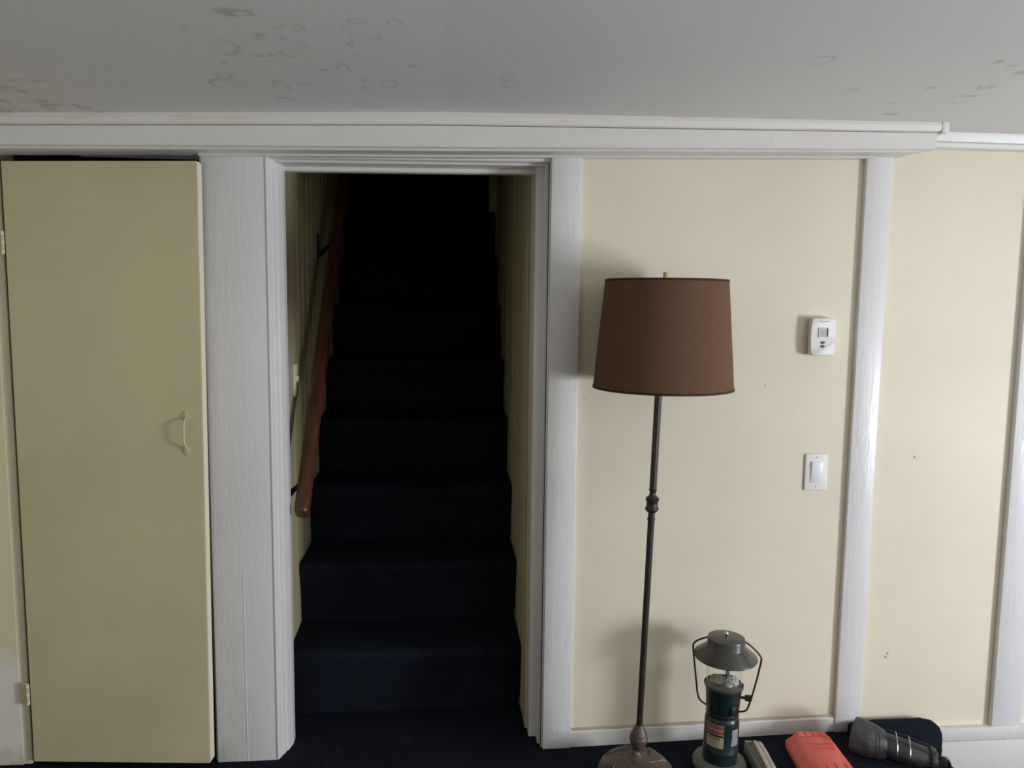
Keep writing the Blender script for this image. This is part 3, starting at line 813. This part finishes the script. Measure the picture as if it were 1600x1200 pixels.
for i in range(3):
    a = i * 2 * math.pi / 3 + 0.4
    tube(bm, [(ct, 0, ZT - 0.004), (ct + (RT - 0.001) * math.cos(a), (RT - 0.001) * math.sin(a), ZT - 0.004)], 0.002, 6)
build('shade_spider', bm, M['iron'], lamp)
bm = lathe([(0, 0), (0.0062, 0), (0.0062, 0.023), (0.0056, 0.0248), (0, 0.0248)], 18)
build('finial', bm, M['brass'], lamp, loc=(ct - 0.003, 0, 1.502))

LK = 1.0557
for o in lamp.children:
    if o.name.split('.')[0] not in ('base', 'scroll'):
        o.scale = (LK,) * 3; o.location = o.location * LK + Vector((0, 0, -0.0812))

# ------------------------------------------------------------------ camping lantern
QX, QY = 0.861, -0.160; QZ = zf(QX)
la = tag(empty('camping_lantern', (QX, QY, QZ)), 'dark green gas camping lantern with a grey metal hood on the carpet', 'lantern')
build('foot', lathe([(0, 0), (0.081, 0), (0.084, 0.004), (0.084, 0.014), (0.080, 0.022), (0.072, 0.0255), (0.056, 0.027), (0, 0.027)], 40), M['base_grey'], la, smooth=45)
RC = 0.0505
build('gas_cylinder', lathe([(0, 0.060), (0.046, 0.062), (0.0500, 0.070), (RC, 0.078), (RC, 0.116), (RC + 0.0012, 0.118), (RC + 0.0012, 0.121), (RC, 0.123), (RC, 0.205), (0.0495, 0.215), (0.0465, 0.223), (0.0420, 0.228), (0.036, 0.230), (0, 0.231)], 40), M['green'], la, smooth=45)
build('valve_ring', lathe([(0.030, 0.226), (0.0470, 0.228), (0.0485, 0.232), (0.0470, 0.237), (0.030, 0.238)], 36), M['black'], la, smooth=45)
build('burner_housing', lathe([(0, 0.236), (0.0455, 0.236), (0.0480, 0.240), (0.0495, 0.262), (0.0510, 0.290), (0.0532, 0.311), (0, 0.311)], 40), M['green'], la, smooth=45)
bm = bx(-0.008, 0.008, -0.054, -0.046, 0.244, 0.268, bev=0.002)
build('housing_tab', bm, M['green'], la, rot=(0, 0, 0.25))
build('globe_rim', lathe([(0.047, 0.310), (0.0535, 0.309), (0.0570, 0.313), (0.0578, 0.318), (0.0562, 0.320), (0.0545, 0.315), (0.047, 0.313)], 40), M['olive_metal'], la, smooth=45)
build('burner_plate', lathe([(0, 0.311), (0.050, 0.311), (0.050, 0.313), (0, 0.314)], 32), M['tube'], la)
build('glass_globe', lathe([(0.0505, 0.314), (0.0515, 0.350), (0.0505, 0.398), (0.0490, 0.398), (0.0500, 0.350), (0.0490, 0.314), (0.0505, 0.314)], 40), M['glass'], la, smooth=60)
build('burner_tube', lathe([(0, 0.345), (0.0062, 0.345), (0.0062, 0.405), (0, 0.405)], 16), M['tube'], la, loc=(0.008, -0.004, 0))
def crumple(rx, ry, rz, seed, amp):
    bm = bmesh.new(); bmesh.ops.create_icosphere(bm, subdivisions=3, radius=1)
    r = random.Random(seed); ph = [(r.uniform(3, 9), r.uniform(3, 9), r.uniform(3, 9), r.uniform(0, 6)) for _ in range(6)]
    for v in bm.verts:
        d = 1 + amp * sum(math.sin(a * v.co.x + b * v.co.y + c * v.co.z + p) for a, b, c, p in ph) / 3
        v.co = Vector((v.co.x * rx * d, v.co.y * ry * d, v.co.z * rz * d))
    return bm
build('mantle', crumple(0.021, 0.022, 0.015, 2, 0.22), M['mantle'], la, loc=(0.016, -0.018, 0.334))
build('mantle', crumple(0.024, 0.022, 0.013, 5, 0.14), M['film'], la, loc=(-0.018, 0.004, 0.330))
hood = [(0.0905, 0.400), (0.0920, 0.403), (0.0910, 0.406), (0.0560, 0.434), (0.0545, 0.437), (0.0545, 0.456), (0.0530, 0.460), (0.0490, 0.4615), (0, 0.4635), (0, 0.458), (0.049, 0.456), (0.051, 0.434), (0.0905, 0.400)]
build('hood', lathe(hood, 48), M['olive_metal'], la, smooth=40)
build('hood_nut', lathe([(0, 0.462), (0.0035, 0.462), (0.0042, 0.466), (0.0058, 0.469), (0.0058, 0.473), (0.0035, 0.477), (0, 0.4775)], 16), M['chrome'], la, smooth=45)
ca, sa = math.cos(math.radians(-20)), math.sin(math.radians(-20))
def Bp(u, z): return (u * 0.95 * ca, u * 0.95 * sa, z)
pts = smooth_path([Bp(-0.052, 0.452), Bp(-0.058, 0.453), Bp(-0.084, 0.441), Bp(-0.0975, 0.428), Bp(-0.098, 0.408), Bp(-0.088, 0.340), Bp(-0.078, 0.275), Bp(-0.068, 0.255), Bp(-0.044, 0.241), Bp(0.0, 0.236)][:9], 6)
bm = bmesh.new(); tube(bm, pts, 0.0027, 8)
pts2 = smooth_path([Bp(0.050, 0.450), Bp(0.060, 0.452), Bp(0.088, 0.432), Bp(0.104, 0.415), Bp(0.106, 0.400), Bp(0.094, 0.330), Bp(0.078, 0.262), Bp(0.068, 0.243), Bp(0.044, 0.236)], 6)
tube(bm, pts2, 0.0027, 8)
build('bail_handle', bm, M['black'], la, smooth=60)
bm = lathe([(0, 0), (0.004, 0), (0.004, 0.014), (0.0095, 0.016), (0.0095, 0.032), (0.008, 0.034), (0, 0.034)], 14)
build('valve_knob', bm, M['black'], la, loc=(0.046, -0.012, 0.280), rot=(0, math.pi / 2, -0.25))
bm = bmesh.new()
tube(bm, [(-0.009, -0.028, 0.342), (-0.002, -0.027, 0.352), (-0.008, -0.026, 0.358)], 0.0012, 6)
build('igniter_wire', bm, M['black'], la)
def wrap(bm, r, a0):
    """bend a flat XY mesh around the cylinder; x -> angle, y -> height"""
    for v in bm.verts:
        a = a0 + v.co.x / r; v.co = Vector((math.sin(a) * (r + v.co.z), -math.cos(a) * (r + v.co.z), v.co.y))
    return bm
def patch(w_, h_, z, nx_=10, lift=0.0, sl=0.0):
    bm = bmesh.new(); rows = []
    for i in range(nx_ + 1):
        x = -w_ / 2 + w_ * i / nx_
        rows.append((bm.verts.new((x, z - h_ / 2 + sl * x, lift)), bm.verts.new((x, z + h_ / 2 + sl * x, lift))))
    for i in range(nx_): bm.faces.new((rows[i][0], rows[i + 1][0], rows[i + 1][1], rows[i][1]))
    return bm
A1, A2 = -0.76, 0.52
lb = build('label', wrap(patch(0.056, 0.026, 0.196, lift=0.0006), RC, A1), M['red_label'], la)
lb['label'] = 'red printed label on the gas cylinder'
t = text_bm('Coleman', 0.0145)
bmesh.ops.subdivide_edges(t, edges=t.edges[:], cuts=1)
for v in t.verts: v.co.y += 0.196; v.co.z = 0.0011
build('lettering', wrap(t, RC, A1), M['print_light'], lb, smooth=0)
for z in (0.2102, 0.1818):
    build('label_border', wrap(patch(0.057, 0.0016, z, lift=0.001), RC, A1), M['print_light'], lb, smooth=0)
lc = build('label', wrap(patch(0.056, 0.034, 0.158, lift=0.0006), RC, A1), M['cream_label'], la)
lc['label'] = 'cream printed panel under the red label'
t = text_bm('PROPANE', 0.0085)
for v in t.verts: v.co.y += 0.1695; v.co.z = 0.0011
build('lettering', wrap(t, RC, A1), M['print_dark'], lc, smooth=0)
ld = build('label', wrap(patch(0.034, 0.052, 0.172, lift=0.0006), RC, A2), M['green'], la)
bm = bmesh.new(); rr = random.Random(4)
for i in range(9):
    wd = 0.030 * rr.uniform(0.75, 1.0)
    merge(bm, patch(wd, 0.0040 if i < 2 else 0.0034, 0.195 - i * 0.0056, 6, lift=0.0011))
build('print_lines', wrap(bm, RC, A2), M['pale_label'], ld, smooth=0)

QK = 1.042
la.rotation_euler = (0, math.radians(0.9), 0)
for o in la.children:
    if o.name.split('.')[0] != 'foot':
        o.scale = (QK,) * 3; o.location = o.location * QK + Vector((0, 0, -0.0618))

# ------------------------------------------------------------------ ribbed beige box beside the lantern
gb = tag(empty('ribbed_box', (0.994, -0.100, zf(0.98)), math.radians(-6)), 'grey and beige ribbed box lying between the lantern and the red case', 'box')
build('box_body', bx(-0.046, 0.046, -0.30, 0.0, 0.0, 0.050, bev=0.004), M['grey_rib'], gb)
for i, (x, wd, h) in enumerate(((-0.041, 0.005, 0.060), (-0.029, 0.006, 0.056), (-0.017, 0.007, 0.057))):
    build('rib', bx(x - wd / 2, x + wd / 2, -0.295, -0.006, 0.045, h, bev=0.0022), M['grey_rib'], gb)
build('end_rail', bx(-0.045, -0.008, -0.010, -0.001, 0.045, 0.062, bev=0.002), M['grey_rib'], gb)
bm = bmesh.new()
box(bm, -0.006, 0.014, -0.296, -0.004, 0.045, 0.066, bev=0.004)
build('rail_bar', bm, M['beige'], gb)
bm = prism([(0.0145, 0.040), (0.0145, 0.058), (0.024, 0.063), (0.036, 0.062), (0.047, 0.047), (0.049, 0.030), (0.044, 0.030)], 'y', -0.295, -0.038, bev=0.002)
build('side_panel', bm, M['beige'], gb)
build('end_cap', bx(0.017, 0.036, -0.034, -0.003, 0.040, 0.061, bev=0.005), M['beige'], gb)

gb.scale = (0.66, 1.0, 0.66)

# ------------------------------------------------------------------ red moulded case
rc = tag(empty('red_case', (1.189, -0.078, zf(1.19)), math.radians(-6)), 'red moulded plastic tool case with embossed lettering on the carpet', 'tool case')
def case_bm():
    """loft of cross-sections from the wall end towards the room"""
    bm = bmesh.new(); rows = []
    for y, sx, h in ((0.0, 0.84, 0.030), (-0.004, 0.90, 0.044), (-0.014, 0.95, 0.056), (-0.030, 0.98, 0.060), (-0.10, 1.0, 0.062), (-0.20, 1.05, 0.062), (-0.34, 1.10, 0.060), (-0.362, 1.08, 0.050), (-0.370, 1.02, 0.028)):
        hw = 0.064 * sx
        pr_ = [(-hw - 0.018, 0.0), (-hw - 0.018, 0.018), (-hw - 0.014, 0.024), (-hw + 0.002, h * 0.80), (-hw + 0.008, h * 0.94), (-hw + 0.014, h), (hw - 0.014, h), (hw - 0.008, h * 0.94), (hw - 0.004, h * 0.80), (hw + 0.004, 0.025), (hw + 0.006, 0.020), (hw + 0.006, 0.0)]
        rows.append([bm.verts.new((a, y, b)) for a, b in pr_])
    n = len(rows[0])
    for i in range(len(rows) - 1):
        for k in range(n):
            bm.faces.new((rows[i][k], rows[i][(k + 1) % n], rows[i + 1][(k + 1) % n], rows[i + 1][k]))
    bm.faces.new(rows[0]); bm.faces.new(rows[-1][::-1])
    return bm
build('case_body', case_bm(), M['red'], rc, smooth=40)
for x in (-0.036, -0.0115, 0.013, 0.0365):
    build('grip_block', bx(x - 0.0112, x + 0.0112, -0.034, -0.010, 0.050, 0.0635, bev=0.002), M['red'], rc)
lt = text_bm('MILWAUKEE', 0.0160, 0.0012)
build('lettering', lt, M['red'], rc, loc=(0.006, -0.083, 0.0622), rot=(0, 0, 0), smooth=0)
lt = text_bm('ELECTRIC', 0.0180, 0.0012)
build('lettering', lt, M['red'], rc, loc=(0.008, -0.106, 0.0622), smooth=0)
for x in (-0.045, -0.014, 0.014, 0.043):
    build('rib', bx(x - 0.003, x + 0.003, -0.30, -0.185, 0.055, 0.0645, bev=0.0015), M['red'], rc)

rc.scale = (1, 1, 0.82)

# ------------------------------------------------------------------ carpet flap turned up against the wall
fl = [(1.345, 0.0), (1.345, 0.060), (1.36, 0.066), (1.44, 0.069), (1.54, 0.068), (1.60, 0.070), (1.632, 0.066), (1.652, 0.052), (1.664, 0.030), (1.668, 0.005), (1.666, -0.03), (1.660, -0.19), (1.60, -0.19), (1.55, -0.19), (1.45, -0.19), (1.345, -0.19)]
fo = tag(build('carpet_flap', prism([(x, z) for x, z in fl], 'y', -0.062, -0.030, bev=0.008), M['carpet'], smooth=60), 'navy carpet end turned up against the wall at the lower right', 'carpet')

# ------------------------------------------------------------------ dusty grey work lamp with wire guard
wl = tag(empty('caged_work_lamp', (1.312, -0.135, zf(1.31) + 0.002), math.radians(-24)), 'dusty charcoal work lamp with flared hood and wire guard lying on its side', 'work lamp')
TL = math.radians(9)
def ax(u, v, z):  # axis frame: u along the lamp, pitching down to the thin end
    return (u * math.cos(TL) + 0.40 * v * max(0.0, 1 - u / 0.06), v, 0.064 + z - u * math.sin(TL))
def xlathe(prof, seg=36):
    bm = bmesh.new(); rows = []
    for u, r, fl_ in prof:
        rows.append([bm.verts.new(ax(u, r * 1.0 * math.cos(a), r * fl_ * math.sin(a))) for a in [2 * math.pi * k / seg for k in range(seg)]])
    for i in range(len(rows) - 1):
        for k in range(seg):
            bm.faces.new((rows[i][k], rows[i][(k + 1) % seg], rows[i + 1][(k + 1) % seg], rows[i + 1][k]))
    return bm, rows
bm, rows = xlathe([(0.004, 0.052, 1), (0.0, 0.056, 1), (0.0, 0.0595, 1), (0.010, 0.0605, 1), (0.045, 0.0610, 1), (0.056, 0.0595, 1), (0.090, 0.0525, 1), (0.108, 0.0475, 1), (0.114, 0.0455, 1), (0.116, 0.038, 1)])
build('flared_hood', bm, M['dusty'], wl, smooth=40)
bm, rows = xlathe([(0.072, 0.0560, 1), (0.075, 0.0572, 1), (0.078, 0.0548, 1)]); build('hood_ridge', bm, M['dusty'], wl)
bm, rows = xlathe([(0.083, 0.0538, 1), (0.086, 0.0550, 1), (0.089, 0.0526, 1)]); build('hood_ridge', bm, M['dusty'], wl)
bm, rows = xlathe([(0.004, 0.058, 1), (0.06, 0.040, 1), (0.10, 0.034, 1), (0.12, 0.040, 1), (0.20, 0.040, 1), (0.275, 0.036, 1), (0.285, 0.032, 1)])
bm.faces.new(rows[-1]); bm.faces.new(rows[0][::-1])
build('lamp_body', bm, M['dusty'], wl, smooth=40)
def gpt(u, r, a): return ax(u, r * math.cos(a), r * math.sin(a))
for a in (0.35, 1.25, 2.15, 3.1, 4.2, 5.3):
    bm = tube(bmesh.new(), [gpt(0.106, 0.0485, a), gpt(0.13, 0.0505, a), gpt(0.20, 0.050, a), gpt(0.285, 0.043, a)], 0.0016, 6)
    build('guard_rod', bm, M['iron'], wl)
for u in (0.150, 0.196):
    bm = tube(bmesh.new(), [gpt(u, 0.0518, 2 * math.pi * k / 28) for k in range(28)], 0.0017, 6, closed=True)
    tag(build('guard_ring', bm, M['chrome'], wl), 'shiny wire ring')
bm, rows = xlathe([(0.272, 0.030, 1), (0.272, 0.043, 1), (0.280, 0.044, 1), (0.292, 0.041, 1), (0.300, 0.028, 1), (0.302, 0.010, 1)])
bm.faces.new(rows[-1])
build('end_cap', bm, M['black'], wl, smooth=40)
bm = tube(bmesh.new(), smooth_path([ax(0.295, 0.0, 0.0), ax(0.315, 0.0, 0.020), ax(0.335, 0.004, 0.018), ax(0.347, 0.004, -0.005), ax(0.350, 0.0, -0.04), ax(0.350, -0.01, -0.10), ax(0.352, -0.03, -0.16)], 6), 0.0055, 8)
build('cable', bm, M['black'], wl, smooth=60)
wl.scale = (0.81, 0.92, 0.92)
